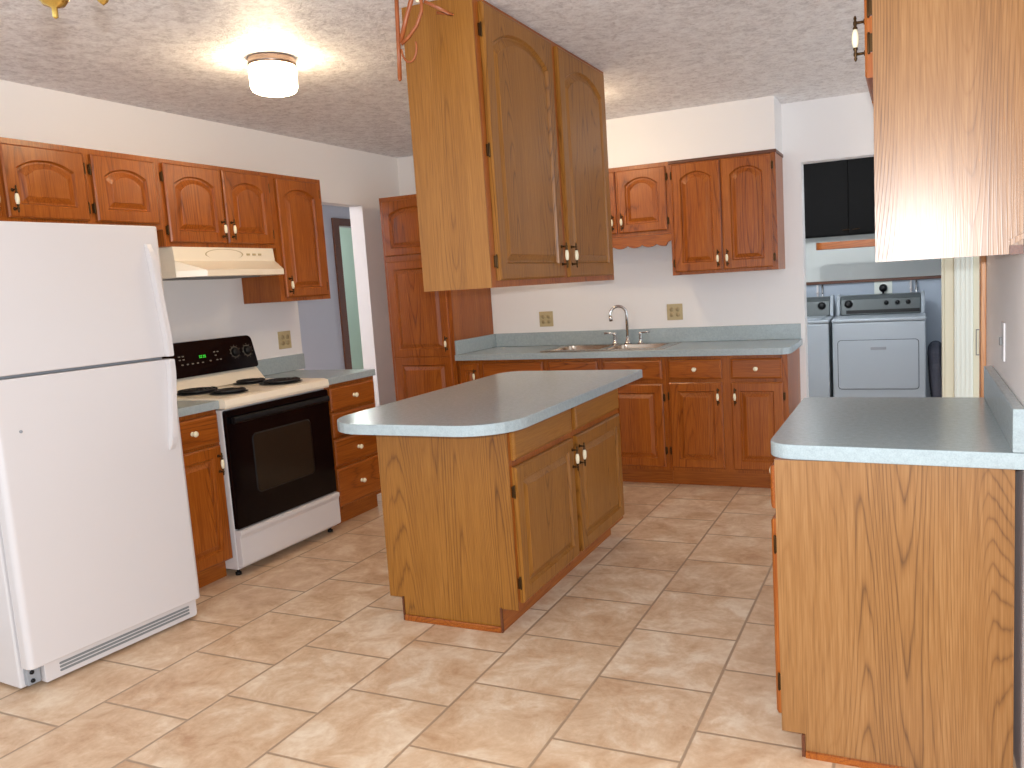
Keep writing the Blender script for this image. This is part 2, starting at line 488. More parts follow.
# laundry shell
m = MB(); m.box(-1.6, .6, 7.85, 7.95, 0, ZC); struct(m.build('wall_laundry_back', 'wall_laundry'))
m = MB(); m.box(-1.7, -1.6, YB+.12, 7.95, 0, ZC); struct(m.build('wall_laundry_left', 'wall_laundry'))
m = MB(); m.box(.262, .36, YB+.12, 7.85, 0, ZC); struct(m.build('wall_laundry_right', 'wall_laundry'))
m = MB(); m.box(-1.5995, .2615, 7.842, 7.8498, 1.2525, ZC-.001); struct(m.build('trim_6', 'laundry_upper'))
# hall beyond the left wall, with an oak cased doorway to a mint room
m = MB(); m.prism([(2.5,0),(6.32,0),(6.32,2.05),(7.2,2.05),(7.2,0),(9.69,0),(9.69,ZC),(2.5,ZC)], -5.1, -5.0, 'x'); struct(m.build('wall_hall', 'wall_hall'))
m = MB(); m.box(-4.9995, -4.98, 6.235, 6.322, 0, 2.12, 0, .003); m.box(-4.9995, -4.98, 6.3225, 7.2, 2.05, 2.12, 0, .003); m.box(-5.11, -4.9998, 6.3205, 6.34, 0, 2.05)
struct(m.build('trim_5', 'dark_oak'))
m = MB(); m.box(-6.9, -6.8, 5.0, 9.69, 0, ZC); m.box(-6.8, -5.1, 9.6, 9.69, 0, ZC); struct(m.build('wall_mint', 'wall_mint'))

# ================================================================ wall cabinets on the left wall
R90 = PI/2
def hz(z0, z1): return (z0+.06, z1-.06)
def wallcab(name, label, y0, y1, z0, z1, doors, stiles=(), group=None):
    return cabinet(name, label, 'cabinet', (-3.535, y0, z0), R90, y1-y0, z1-z0, .2995, group, 0, False, 'oak', doors=doors, stiles=stiles)
ZT = 2.148
def D(y0, y1, z0, z1, base, zbase, h=None, hs=None, arch=.045):
    r = (y0-base, y1-base, z0-zbase, z1-zbase)
    d = dict(r=r, arch=arch)
    if h: d['h'] = (r[0]+.026 if h == 'l' else r[1]-.026, r[2]+.075)
    if hs: 
        x = r[0]-.006 if hs == 'l' else r[1]+.006
        d['hinges'] = [(x, r[2]+.06), (x, r[3]-.07)]
    return d
b, zb = 1.82, 1.785
wallcab('wall_cabinet', 'short honey oak wall cabinet with arched doors above the white refrigerator', b, 3.069, zb, ZT,
        [D(1.86,2.255,1.812,2.122,b,zb,'r','l',.04), D(2.285,2.66,1.812,2.122,b,zb,'l','r',.04), D(2.70,3.045,1.812,2.122,b,zb,None,'l',.04)],
        stiles=[(2.24-b,2.30-b),(2.645-b,2.715-b)])
b, zb = 3.07, 1.70
wallcab('wall_cabinet', 'short honey oak wall cabinet with two arched doors above the cream range hood', b, 3.869, zb, ZT,
        [D(3.10,3.475,1.724,2.126,b,zb,'r','l'), D(3.49,3.845,1.724,2.126,b,zb,'l','r')], stiles=[(3.46-b,3.51-b)])
b, zb = 3.87, 1.378
wallcab('wall_cabinet', 'tall narrow honey oak wall cabinet with one arched door beside the hall opening', b, 4.33, zb, ZT,
        [D(3.91,4.292,1.402,2.122,b,zb,'l','r')])

# ================================================================ wall cabinets on the back wall
def backcab(name, label, x0, x1, z0, z1, doors, stiles=()):
    return cabinet(name, label, 'cabinet', (x0, 5.37, z0), 0, x1-x0, z1-z0, .3095, None, 0, False, 'oak', doors=doors, stiles=stiles)
def DB(x0, x1, z0, z1, base, zbase, h, hs, arch=.045): return D(x0, x1, z0, z1, base, zbase, h, hs, arch)
b, zb = -2.22, 1.675
t = backcab('wall_cabinet', 'short honey oak wall cabinet with scalloped valance over the kitchen sink', b, -1.4905, zb, ZT,
            [DB(-2.19,-1.868,1.70,2.12,b,zb,'r','l'), DB(-1.852,-1.512,1.70,2.12,b,zb,'l','r')], stiles=[(-1.88-b,-1.84-b)])
m = MB(); pts = [(0, -.002), (.729, -.002)]
n = 56
for i in range(n+1):
    u = 1-i/n; x = .729*u
    ph = (x % .104)/.104
    lump = .018*abs(math.sin(PI*ph))**.7
    pts.append((x, -.062-lump+(.02 if x < .03 or x > .70 else 0)))
m.prism(pts, .002, .021, 'y'); m.build('valance', 'oak_h', t, label='scalloped oak valance board')
b, zb = -1.49, 1.392
t = backcab('wall_cabinet', 'tall honey oak wall cabinet with two arched doors right of the sink', b, -.792, zb, ZT,
            [DB(-1.468,-1.147,1.412,2.12,b,zb,'r','l'), DB(-1.138,-.82,1.412,2.12,b,zb,'l','r')], stiles=[(-1.165-b,-1.12-b)])
m = MB(); m.box(-.0, .7045, -.008, .31, .7345, .7555, 0, .003); m.build('crown_strip', 'dark_oak', t)

# pantry
b, zb = -3.612, 0
cabinet('pantry_cabinet', 'tall honey oak pantry cabinet standing in the far left corner', 'cabinet', (b, 5.07, 0), 0, .554, 2.088, .605, None, 0, False, 'oak', toe=(.1, .06),
        rails=[(1.612, 1.665)], carc='oak',
        doors=[dict(r=(.028,.526,1.658,2.06), arch=.045), dict(r=(.028,.526,.125,1.618), split=.905, h=(.500, 1.0))])

# ================================================================ base cabinets along the back wall
FY = 5.09; CZ = .872
GB = 'honey oak base cabinets under the sink counter'
def basecab(label, x0, x1, doors, drawers, stiles=(), rails=((.69,.725),), hollow=False):
    return cabinet('base_cabinet', label, 'cabinet', (x0, FY, 0), 0, x1-x0, CZ, .585, GB, 0, hollow, 'oak', toe=(.11, .06), stiles=stiles, rails=rails, doors=doors, drawers=drawers)
def bd(x0, x1, z0, z1, base, h=None, hs=None):
    d = dict(r=(x0-base, x1-base, z0, z1), arch=0)
    if h: d['h'] = (x0-base+.026 if h == 'l' else x1-base-.026, z1-.09)
    if hs:
        x = x0-base-.006 if hs == 'l' else x1-base+.006
        d['hinges'] = [(x, z0+.11), (x, z1-.09)]
    return d
b = -3.053
basecab('narrow honey oak base cabinet with one full height door beside the pantry', b, -2.866, [dict(r=(.02,.17,.135,.845), arch=0, h=(.146,.755), frame=.045)], [], rails=())
b = -2.865
basecab('honey oak base cabinet with one drawer left of the sink cabinet', b, -2.346, [bd(-2.84,-2.37,.135,.685,b,'r','l')], [(.022,.497,.72,.85,0)])
b = -2.345
basecab('honey oak sink cabinet with two false drawer fronts under the steel sink', b, -1.4905,
        [bd(-2.32,-1.945,.135,.69,b,'r','l'), bd(-1.905,-1.512,.135,.69,b,'l','r')], [(.022,.385,.722,.85,0),(.425,.833,.722,.85,0)], stiles=[(.375,.43)], hollow=True)
b = -1.49
basecab('honey oak base cabinet with two knobbed drawers at the right end of the sink counter', b, -.712,
        [bd(-1.468,-1.118,.135,.70,b,'r','l'), bd(-1.062,-.742,.135,.70,b,'l','r')], [(.024,.372,.722,.85,1),(.43,.746,.722,.85,1)], stiles=[(.362,.438)])

# ================================================================ base cabinets along the left wall
FX = -3.197
def leftbase(label, y0, y1, doors, drawers, rails):
    return cabinet('base_cabinet', label, 'cabinet', (FX, y0, 0), R90, y1-y0, CZ, .6295, None, 0, False, 'oak', toe=(.1, .045), rails=rails, doors=doors, drawers=drawers)
b = 2.60
leftbase('narrow honey oak base cabinet between the refrigerator and the range', b, 2.964, [bd(2.625,2.955,.105,.69,b,'r')], [(.025,.355,.705,.85,1)], [(.685,.71)])
b = 3.765
leftbase('honey oak drawer cabinet with a stack of knobbed drawers right of the range', b, 4.258, [],
         [(.045,.475,.712,.85,1),(.045,.475,.552,.695,1),(.045,.475,.375,.535,1),(.045,.475,.125,.355,1)], [(.69,.715),(.53,.555),(.35,.38)])

# ================================================================ island and the cabinet hanging above it
IX0, IX1, IY0, IY1 = -2.075, -1.4575, 2.75, 4.04
W = IY1-IY0
t = cabinet('island_cabinet', 'golden oak kitchen island cabinet with two doors on the tiled floor', 'cabinet', (IX1, IY0+.0055, 0), R90, W-.0055, CZ, IX1-IX0, None, .065, False, 'gold', toe=(.1, .07),
        stiles=[(.6,.66)], rails=[(.67,.715)],
        doors=[dict(r=(.018,.608,.125,.682), arch=0, h=(.588,.59), hinges=[(.012,.21),(.012,.585)]), dict(r=(.65,1.258,.125,.682), arch=0, h=(.676,.59), hinges=[(1.262,.21),(1.262,.585)])],
        drawers=[(.018,.608,.71,.85,0),(.65,1.258,.71,.85,0)])
m = MB()
prof = [(0, .1), (0, CZ), (IX1-IX0, CZ), (IX1-IX0, .1), (IX1-IX0-.065, .1), (IX1-IX0-.065, 0), (.075, 0), (.075, .1)]
m.prism(prof, -.0055, -.0003, 'x'); m.build('end_panel', 'gold', t, label='end panel of golden oak veneer')
m = MB(); m.box(-.0165, -.0058, .082, IX1-IX0-.072, .0, .026, 0, .003); m.build('shoe_moulding', 'oak_h', t, label='reddish oak moulding strip along the floor')
for y_ in (.0745, IX1-IX0-.0715):
    m = MB(); m.box(-.012, 0, y_, y_+.007, 0, .105); m.build('corner_trim', 'dark_oak', t)
m = MB()
m.prism(rpoly([(-2.1124,2.4266,.2),(-1.3032,2.4266,.2),(-1.3032,4.0402,.02),(-2.1124,4.0402,.12)]), .873, .914, 'z', 0, .003)
tag(m.build('island_countertop', 'laminate'), 'blue grey laminate countertop with rounded corners on the kitchen island', 'countertop')

UX = -1.48; UY0, UY1, UZ = 2.757, 4.155, 1.39
b = UY0
H = ZC-UZ
t = cabinet('hanging_cabinet', 'large golden oak cabinet hanging from the ceiling above the island', 'cabinet', (UX, b+.0055, UZ), R90, UY1-UY0-.0055, H-.001, .306, None, 0, False, 'gold',
        stiles=[(.68,.75)], doors=[dict(r=(.04,.678,.026,1.062), arch=.07, frame=.062, h=(.652,.125), hinges=[(.034,.1),(.034,.52),(.034,.96)]),
                                   dict(r=(.74,1.345,.026,1.062), arch=.07, frame=.062, h=(.768,.125), hinges=[(1.351,.1),(1.351,.96)])])
m = MB(); m.box(-.0055, -.0003, 0.0, .306, 0, H-.001); m.build('end_panel', 'gold', t, label='end panel of golden oak veneer')

# ================================================================ peninsula on the right
PX, PY0, PY1 = -.358, 2.25, 3.105
ZP = .912
t = cabinet('peninsula_cabinet', 'pale oak veneered peninsula cabinet against the right wall', 'cabinet', (PX, PY1, 0), -R90, PY1-PY0-.0055, ZP-.042, .585, None, 0, False, 'oak', toe=(.075, .055),
        stiles=[(.40,.45)], rails=[(.685,.73)],
        doors=[dict(r=(.02,.41,.1,.69), arch=0, h=(.385,.6)), dict(r=(.435,.818,.1,.69), arch=0, h=(.46,.6), hinges=[(.823,.2),(.823,.615)])],
        drawers=[(.02,.41,.72,.845,1),(.435,.818,.72,.845,1)])
m = MB(); L = PY1-PY0
m.prism([(0, .068), (0, ZP-.042), (.588, ZP-.042), (.588, 0), (.065, 0), (.065, .068)], L-.0053, L, 'x')
m.build('end_panel', 'veneer', t, label='large end panel of pale oak veneer')
m = MB(); m.box(L-.016, L+.006, .055, .0645, 0, .067); m.build('corner_trim', 'dark_oak', t)
m = MB(); m.box(L+.0005, L+.010, .066, .58, 0, .018); m.build('shoe_moulding', 'oak_h', t)
t = thing('countertop', 'blue grey laminate countertop with end backsplash on the right peninsula', 'countertop', (0, 0, ZP))
m = MB(); m.prism(rpoly([(-.379,2.262,.075),(.2485,2.222,0),(.2485,3.117,0),(-.379,3.117,.03)]), -.042, 0, 'z', 0, .003); m.build('worktop', 'laminate', t)
m = MB(); m.box(.2215, .2485, 2.2245, 3.117, .0005, .11, 0, .003); m.build('backsplash', 'laminate', t)

# wall cabinet over the peninsula: upper door, open shelf below, notched veneer end
RXF = -.09
t = cabinet('wall_cabinet', 'pale oak veneered wall cabinet high over the right peninsula', 'cabinet', (RXF, 3.1, 1.398), -R90, .794, ZC-1.3995, .3395, None, 0, False, 'oak', open_=.46,
        rails=[(.44,.48)], carc='veneer',
        doors=[dict(r=(.02,.385,.475,1.04), arch=.045), dict(r=(.41,.775,.475,1.04), arch=.045, h=(.745,.585), hinges=[(.781,.56),(.781,.65)])])
m = MB(); m.prism([(0, 0), (0, ZC-1.3995), (.3395, ZC-1.3995), (.3395, .022), (.309, .022), (.309, 0)], .7943, .8, 'x'); m.build('end_panel', 'veneer', t, label='tall end panel of glossy pale oak veneer')
m = MB(); m.box(.7935, .806, .3095, .3392, -.001, .021); m.build('scribe_block', 'dark_oak', t)
m = MB(); m.prism([(.310, .021), (.3392, .036), (.3392, .05), (.310, .036)], .8005, .82, 'x'); m.build('trim_strip', 'veneer', t, label='slanting pale trim strip')

# switch plate on the right wall
t = thing('switch_plate', 'white switch plate on the right wall above the peninsula backsplash', 'switch', (XR, 2.745, 1.14))
m = MB(); m.box(-.006, -.0003, -.036, .036, -.058, .058, 0, .002); m.build('plate', 'white', t)
m = MB(); m.box(-.014, -.0062, -.006, .006, -.012, .012, 0, .002); m.build('toggle', 'grey', t)

# ================================================================ countertops on the back and left walls
t = thing('countertop', 'long blue grey laminate countertop with backsplash around the steel sink', 'countertop', (0, 0, .914))
m = MB(); hx0, hx1, hy0, hy1 = -2.36, -1.56, 5.165, 5.575
m.box(-3.054, hx0, 5.0516, YB-.0005, -.041, 0)
m.box(hx0, hx1, 5.0516, hy0, -.041, 0); m.box(hx0, hx1, hy1, YB-.0005, -.041, 0)
m.prism(rpoly([(hx1,5.0516,0),(-.69,5.0516,.07),(-.69,YB-.0005,0),(hx1,YB-.0005,0)]), -.041, 0, 'z')
m.build('worktop', 'laminate', t)
m = MB(); m.box(-3.034, -.70, YB-.02, YB-.0005, .0005, .104, 0, .003); m.box(-3.054, -3.0345, 5.06, YB-.0005, .0005, .104, 0, .003); m.build('backsplash', 'laminate', t)
t = thing('countertop', 'short blue grey laminate countertop between refrigerator and range', 'countertop', (0, 0, .914))
m = MB(); m.box(XL+.0005, -3.168, 2.60, 2.9635, -.041, 0, 0, .003); m.build('worktop', 'laminate', t)
m = MB(); m.box(XL+.0005, XL+.02, 2.60, 2.9635, .0005, .104, 0, .003); m.build('backsplash', 'laminate', t)
t = thing('countertop', 'blue grey laminate countertop with backsplash right of the range', 'countertop', (0, 0, .914))
m = MB(); m.box(XL+.0005, -3.168, 3.752, 4.25, -.041, 0, 0, .003); m.build('worktop', 'laminate', t)
m = MB(); m.box(XL+.0005, XL+.02, 3.752, 4.345, .0005, .104, 0, .003); m.build('backsplash', 'laminate', t)

# ================================================================ sink and faucet
t = thing('kitchen_sink', 'double bowl stainless steel sink set into the long counter', 'sink', (0, 0, .914))
m = MB(); rx0, rx1, ry0, ry1 = -2.405, -1.515, 5.125, 5.615
bowls = [(-2.345, -1.985, 5.18, 5.52), (-1.935, -1.575, 5.18, 5.52)]
z = .006
m.box(rx0, rx1, ry0, 5.18, .0005, z); m.box(rx0, rx1, 5.52, ry1, .0005, z)
m.box(rx0, -2.345, 5.18, 5.52, .0005, z); m.box(-1.985, -1.935, 5.18, 5.52, .0005, z); m.box(-1.575, rx1, 5.18, 5.52, .0005, z)
m.build('rim', 'steel', t)
for x0, x1, y0, y1 in bowls:
    b_ = bmesh.new()
    top = rpoly([(x0,y0,.05),(x1,y0,.05),(x1,y1,.05),(x0,y1,.05)], 5)
    q = [b_.verts.new((x, y, .004)) for x, y in top]; cxm, cym = (x0+x1)/2, (y0+y1)/2
    lo = [b_.verts.new((cxm+(x-cxm)*.93, cym+(y-cym)*.93, -.15)) for x, y in top]
    for i in range(len(q)): b_.faces.new((q[i], q[(i+1) % len(q)], lo[(i+1) % len(q)], lo[i])).smooth = True
    b_.faces.new(lo)
    m = MB(); m.join(b_); bo = m.build('bowl', 'steel', t)
    m = MB(); m.lathe([(0,.002),(.03,.002),(.042,.004),(.042,0),(0,0)], 20, T(cxm, cym, -.1497)); m.build('drain', 'chrome', bo)
t = thing('faucet', 'chrome gooseneck faucet with two lever handles behind the sink', 'faucet', (-1.905, 5.575, .9202))
m = MB(); m.lathe([(0,0),(.026,0),(.026,.008),(.018,.02),(.014,.035),(.0125,.05),(0,.05)], 18)
pts = [(0, 0, .04), (0, 0, .215)]
for k in range(1, 15):
    a = PI*k/14*1.08
    pts.append((-.06+.06*math.cos(a), -.0, .215+.06*math.sin(a)))
ang = math.radians(28)
pts = [(p[0]*math.cos(ang), p[0]*math.sin(ang), p[2]) for p in pts]
e = Vector(pts[-1]); d_ = (e-Vector(pts[-2])).normalized()
m.tube(pts, .0105, 14); m.tube([e-d_*.005, e+d_*.03], .0135, 14)
m.build('spout', 'chrome', t)
for s in (-1, 1):
    m = MB(); m.lathe([(0,0),(.024,0),(.024,.006),(.014,.014),(.011,.03),(.015,.042),(.011,.056),(.015,.066),(.013,.08),(0,.086)], 16)
    m.tube([(0, 0, .074), (s*.03, -.008, .08), (s*.075, -.02, .082)], [.008, .006, .0085], 10)
    m.build('lever', 'chrome', t, (s*.098, 0, 0))

# ================================================================ outlets
def outlet(label, loc, rotz, gang=2):
    t = thing('outlet_plate', label, 'outlet', loc, rotz, 'tan wall plates')
    w_ = .058 if gang == 2 else .036
    m = MB(); m.box(-w_, w_, -.006, -.0004, -.058, .058, 0, .002); m.build('plate', 'tan', t)
    for x in ((-.023, .023) if gang == 2 else (0,)):
        m = MB()
        for z in (-.019, .019): m.lathe([(0,0),(.0155,0),(.0155,.002),(0,.002)], 16, T(x,-.0062,z) @ RX(PI/2))
        m.build('socket', 'tan_dark', t)
    return t
outlet('tan double wall plate on the back wall left of the faucet', (-2.592, YB, 1.118), 0)
outlet('tan double wall plate on the back wall right of the faucet', (-1.573, YB, 1.131), 0)
outlet('tan double wall plate on the left wall right of the range', (XL, 4.19, 1.124), R90)

# ================================================================ range hood
t = thing('range_hood', 'cream metal range hood under the short oak cabinet over the range', 'range hood', (XL, 3.075, 1.54))
x0, xf, xl_ = .0005, .31, .425
m = MB()
bmh = bmesh.new()
def ring(pl, z): return [bmh.verts.new((x, y, z)) for x, y in pl]
top = [(x0,.03),(xf,.03),(xf,.756),(x0,.756)]
mid = [(x0,.03),(xf+.006,.03),(xf+.006,.758),(x0,.758)]
A = ring(top, .1595); B = ring(mid, .085)
lip = [(x0,.026),(xf+.01,.026),(xl_,.135),(xl_,.705),(xf+.01,.775),(x0,.775)]
Cq = ring(lip, .032); Dq = ring(lip, .0)
for i in range(4): bmh.faces.new((A[i], A[(i+1) % 4], B[(i+1) % 4], B[i]))
bmh.faces.new(A)
bmh.faces.new((B[0], B[1], Cq[1], Cq[0])); bmh.faces.new((B[2], B[3], Cq[5], Cq[4])); bmh.faces.new((B[1], B[2], Cq[3], Cq[2]))
bmh.faces.new((B[1], Cq[2], Cq[1])); bmh.faces.new((B[2], Cq[4], Cq[3])); bmh.faces.new((B[3], B[0], Cq[0], Cq[5]))
for i in range(6): bmh.faces.new((Cq[i], Cq[(i+1) % 6], Dq[(i+1) % 6], Dq[i]))
bmh.faces.new(Dq); bmesh.ops.recalc_face_normals(bmh, faces=bmh.faces[:])
m.join(bmh); m.build('canopy', 'bisque', t)
m = MB(); 
pr = [(.080,.0),(.083,.0012),(.086,.0)]
for yy, sc in ((.375, 1.0),):
    b_ = bmesh.new(); prev = None; N_ = 40; rings = []
    for r_, h_ in pr: rings.append([b_.verts.new((h_, math.cos(2*PI*k/N_)*r_*1.6, math.sin(2*PI*k/N_)*r_*.34)) for k in range(N_)])
    for Aq, Bq in zip(rings, rings[1:]):
        for k in range(N_): b_.faces.new((Aq[k], Aq[(k+1) % N_], Bq[(k+1) % N_], Bq[k]))
    m.join(b_, T(xf+.0035, yy, .122))
m.build('oval_emblem', 'tan', t, label='embossed oval on the hood front')
for k in range(3):
    m = MB(); m.box(0, .004, -.012, .012, -.006, .006, 0, .001); m.build('switch', 'tan', t, (xf+.003, .55+k*.045, .122))
m = MB(); m.box(.06, .30, .12, .64, -.006, -.0004); m.build('filter', 'grey', t)

# ================================================================ electric range
t = thing('electric_range', 'white electric range with black oven door and four coil burners', 'range', (-3.14, 2.966, 0), R90)
RW, RD = .782, .632                                                     # local x along the front, +y towards the wall
m = MB(); m.box(.002, RW-.002, .028, RD-.03, .035, .862, 0, .004); m.build('body', 'white', t)
m = MB(); m.prism([(-.012,.884),(-.006,.914),(.02,.922),(RD-.09,.924),(RD-.05,.926),(RD-.05,.868),(-.008,.868)], 0, RW+.002, 'x', 0, .004); m.build('cooktop', 'bisque', t)
m = MB(); m.prism([(RD-.165,.9265),(RD-.1,1.0),(RD-.03,1.0),(RD-.03,.9265)], .0, RW, 'x', 0, .003); m.build('riser', 'bisque', t)
m = MB()
pts = rpoly([(0,1.0005,.008),(RW,1.0005,.02),(RW-.012,1.192,.035),(.012,1.192,.035)], 6)
b_ = bmesh.new()
fr = [b_.verts.new((x, RD-.125+(zz-1.0)*.18, zz)) for x, zz in pts]; bk = [b_.verts.new((x, RD-.03, zz)) for x, zz in pts]
b_.faces.new(fr); b_.faces.new(bk)
for i in range(len(fr)): b_.faces.new((fr[i], fr[(i+1) % len(fr)], bk[(i+1) % len(fr)], bk[i]))
bmesh.ops.recalc_face_normals(b_, faces=b_.faces[:]); m.join(b_)
cp = m.build('control_panel', 'black', t)
def on_panel(x, z, off=.001): return T(x, RD-.125+(z-1.0)*.18-off, z) @ RX(PI/2-math.atan(.18))
for dx in (.622, .718):
    m = MB(); m.lathe([(.030,0),(.0315,.0012),(.033,0)], 26, on_panel(dx, 1.103)); 
    for k in range(11):
        a = PI*(.5+2*k/11); m.lathe([(0,0),(.0022,0),(.0022,.001),(0,.001)], 6, on_panel(dx, 1.103) @ T(.04*math.cos(a), .04*math.sin(a), 0))
    mk = m.build('dial_marks', 'panel_mark', cp)
    m = MB(); m.lathe([(0,.018),(.020,.018),(.024,.012),(.027,0),(0,0)], 24, on_panel(dx, 1.103)); m.build('knob', 'black_matte', cp)
m = MB()
for dx in (.362, .373, .388, .399):
    for dz in (-.005, .004): m.join((lambda q: (bmesh.ops.create_cube(q, size=1, matrix=on_panel(dx, 1.103, .002) @ T(0, dz, 0) @ Matrix.Diagonal((.007, .006, .002, 1))), q)[1])(bmesh.new()))
m.build('clock_digits', 'green', cp, label='green lit clock display')
for dx, dz in [(.225,.012),(.25,.012),(.225,-.006),(.25,-.006),(.235,-.034),(.27,-.034),(.305,-.034),(.34,-.034),(.375,-.034),(.43,-.03),(.47,.016),(.495,.016),(.475,-.004),(.48,-.03),(.505,-.03),(.13,-.012)]:
    m = MB(); m.join((lambda q: (bmesh.ops.create_cube(q, size=1, matrix=on_panel(dx, 1.103, .001) @ T(0, dz, 0) @ Matrix.Diagonal((.013, .0065, .0015, 1))), q)[1])(bmesh.new())); m.build('touch_pad', 'panel_mark', cp)
for (bx, by, br) in ((.19, .155, .084), (.19, .385, .106), (.575, .155, .106), (.575, .385, .084)):
    m = MB(); pts = []; turns = 4
    for k in range(turns*22+1):
        a = 2*PI*k/22; r_ = .018+(br-.022)*k/(turns*22); pts.append((bx+r_*math.cos(a), by+r_*math.sin(a), .938))
    m.tube(pts, .0065, 6)
    m.tube([(bx-br+.01, by, .931), (bx+br-.01, by, .931)], .003, 6); m.tube([(bx, by-br+.01, .931), (bx, by+br-.01, .931)], .003, 6)
    bo = m.build('burner', 'coil', t, label='black coil burner')
    m = MB(); m.lathe([(br+.008,.9285),(br+.012,.9285),(br+.004,.929),(br-.01,.929),(.02,.9275),(0,.9275)], 30, T(bx, by, 0)); m.build('drip_pan', 'coil', bo)
m = MB()
m.prism(rpoly([(.006,.248,.004),(RW-.006,.248,.004),(RW-.006,.858,.012),(.006,.858,.012)], 3), .0005, .0275, 'y', 0, .003); od = m.build('oven_door', 'black', t)
m = MB()
m.prism(rpoly([(.165,.405,.025),(.60,.405,.025),(.60,.708,.025),(.165,.708,.025)], 6), -.0025, .0003, 'y'); m.build('oven_window', 'oven_glass', od)
m = MB()
fo = rpoly([(.158,.398,.03),(.607,.398,.03),(.607,.715,.03),(.158,.715,.03)], 6); fi = rpoly([(.165,.405,.025),(.60,.405,.025),(.60,.708,.025),(.165,.708,.025)], 6)
b_ = bmesh.new(); o1 = [b_.verts.new((x, 0, z)) for x, z in fo]; o2 = [b_.verts.new((x, -.004, z)) for x, z in fi]
for i in range(len(o1)): b_.faces.new((o1[i], o1[(i+1) % len(o1)], o2[(i+1) % len(o1)], o2[i]))
m.join(b_); m.build('window_bezel', 'black_matte', od)
m = MB(); m.prism(rpoly([(-.034,.795,.010),(-.010,.785,.004),(-.010,.825,.004),(-.030,.822,.008)], 4), .03, RW-.03, 'x', 0, .003)
m.box(.035, .075, -.0125, .0004, .79, .82); m.box(RW-.075, RW-.035, -.0125, .0004, .79, .82); m.build('handle', 'black_matte', od)
m = MB(); m.prism([(.0,.05),(-.006,.06),(-.006,.2),(-.014,.222),(-.014,.238),(.0,.242),(.0275,.242),(.0275,.05)], .004, RW-.004, 'x', 0, .002); m.build('storage_drawer', 'white', t)
for fx in (.03, RW-.03):
    for fy in (.06, RD-.1):
        m = MB(); m.lathe([(0,0),(.016,0),(.016,.014),(.008,.016),(.008,.0348),(0,.0348)], 12, T(fx, fy, 0)); m.build('foot', 'black_matte', t)

# ================================================================ refrigerator
ang = math.atan2(2.5218-1.7828, -2.9284+2.9856)                        # direction of the door face, hinge side to handle side
t = thing('refrigerator', 'tall white top freezer refrigerator standing left of the range', 'refrigerator', (-2.9856, 1.7828, 0), ang)
FW = .7412
m = MB(); m.box(-.004, FW-.002, .074, .80, .012, 1.725, 0, .006); m.build('body', 'white', t)
m = MB(); m.box(.012, FW-.018, .058, .0735, .1, 1.70); m.build('gasket', 'gap', t)
def fdoor(z0, z1, name):
    m = MB(); pts = rpoly([(.0,.0575,.004),(.0,.0,.022),(FW,.0,.022),(FW,.0575,.004)], 5); m.prism(pts, z0, z1, 'z', 0, .004); return m.build(name, 'white', t)
fd = fdoor(1.182, 1.733, 'freezer_door'); rd = fdoor(.094, 1.170, 'refrigerator_door')
def fhandle(zA, zB, par, up):
    """a long shallow grip along the handle edge, swelling out and tapering at one end"""
    m = MB(); n = 14; b_ = bmesh.new(); rings = []
    for k in range(n+1):
        u = k/n; z = zA+(zB-zA)*u
        e = u if up else 1-u                                            # 0 at the far tip, 1 at the door split
        d = .004+.022*min(1, e*7)**.6
        xw = .036; xo = FW-.075+.035*min(1, e*1.2)
        rings.append([b_.verts.new(p) for p in ((xo-.004,.001,z),(xo,-d,z),(xo+xw*.7,-d,z),(xo+xw-.004,.001,z))])
    for A_, B_ in zip(rings, rings[1:]):
        for i in range(4): b_.faces.new((A_[i], A_[(i+1) % 4], B_[(i+1) % 4], B_[i]))
    b_.faces.new(rings[0]); b_.faces.new(rings[-1]); bmesh.ops.recalc_face_normals(b_, faces=b_.faces[:])
    bmesh.ops.bevel(b_, geom=[e_ for e_ in b_.edges if len(e_.link_faces) == 2 and e_.calc_face_angle(0) > .6], offset=.003, segments=2, affect='EDGES')
    m.join(b_); return m.build('handle', 'white', par)
fhandle(1.182, 1.66, fd, False); fhandle(.78, 1.17, rd, True)
m = MB(); m.box(FW-.068, FW-.032, -.003, .0004, 1.562, 1.57, 0, .001); m.build('badge', 'grey', fd, label='small dark badge')
m = MB(); m.lathe([(0,0),(.008,0),(.006,.003),(0,.004)], 12, T(.052, 0, 1.492) @ RX(PI/2)); m.build('plug', 'gap', fd)
m = MB(); m.lathe([(0,0),(.006,0),(.005,.003),(0,.003)], 12, T(.085, 0, .975) @ RX(PI/2)); m.build('plug', 'gap', rd)
m = MB(); m.prism(rpoly([(.065,.012,.006),(FW-.012,.012,.012),(FW-.012,.09,.004),(.065,.09,.004)], 3), .03, .062, 'y', 0, .002); gr = m.build('kick_grille', 'white', t)
m = MB()
for z in (.032, .046, .060): m.prism(rpoly([(.12,z,.004),(FW-.05,z,.004),(FW-.05,z+.009,.004),(.12,z+.009,.004)], 3), .0285, .0302, 'y')
m.build('vent_slots', 'dark_gap', gr)
m = MB(); m.box(.012, .06, .05, .0738, .02, .09, 0, .003); hb = m.build('hinge_bracket', 'gap', t)
m = MB()
for z in (.035, .068): m.lathe([(0,0),(.009,0),(.007,.005),(0,.006)], 8, T(.03, .05, z) @ RX(PI/2))
m.build('bolt', 'black_matte', hb)
m = MB(); m.box(.0, .05, .02, .12, 1.7335, 1.745, 0, .004); m.build('top_hinge', 'white', t)
for fx, fy in ((.05, .12), (FW-.05, .12), (.05, .72), (FW-.05, .72)):
    m = MB(); m.lathe([(0,0),(.02,0),(.02,.0115),(0,.0115)], 12, T(fx, fy, 0)); m.build('foot', 'black_matte', t)

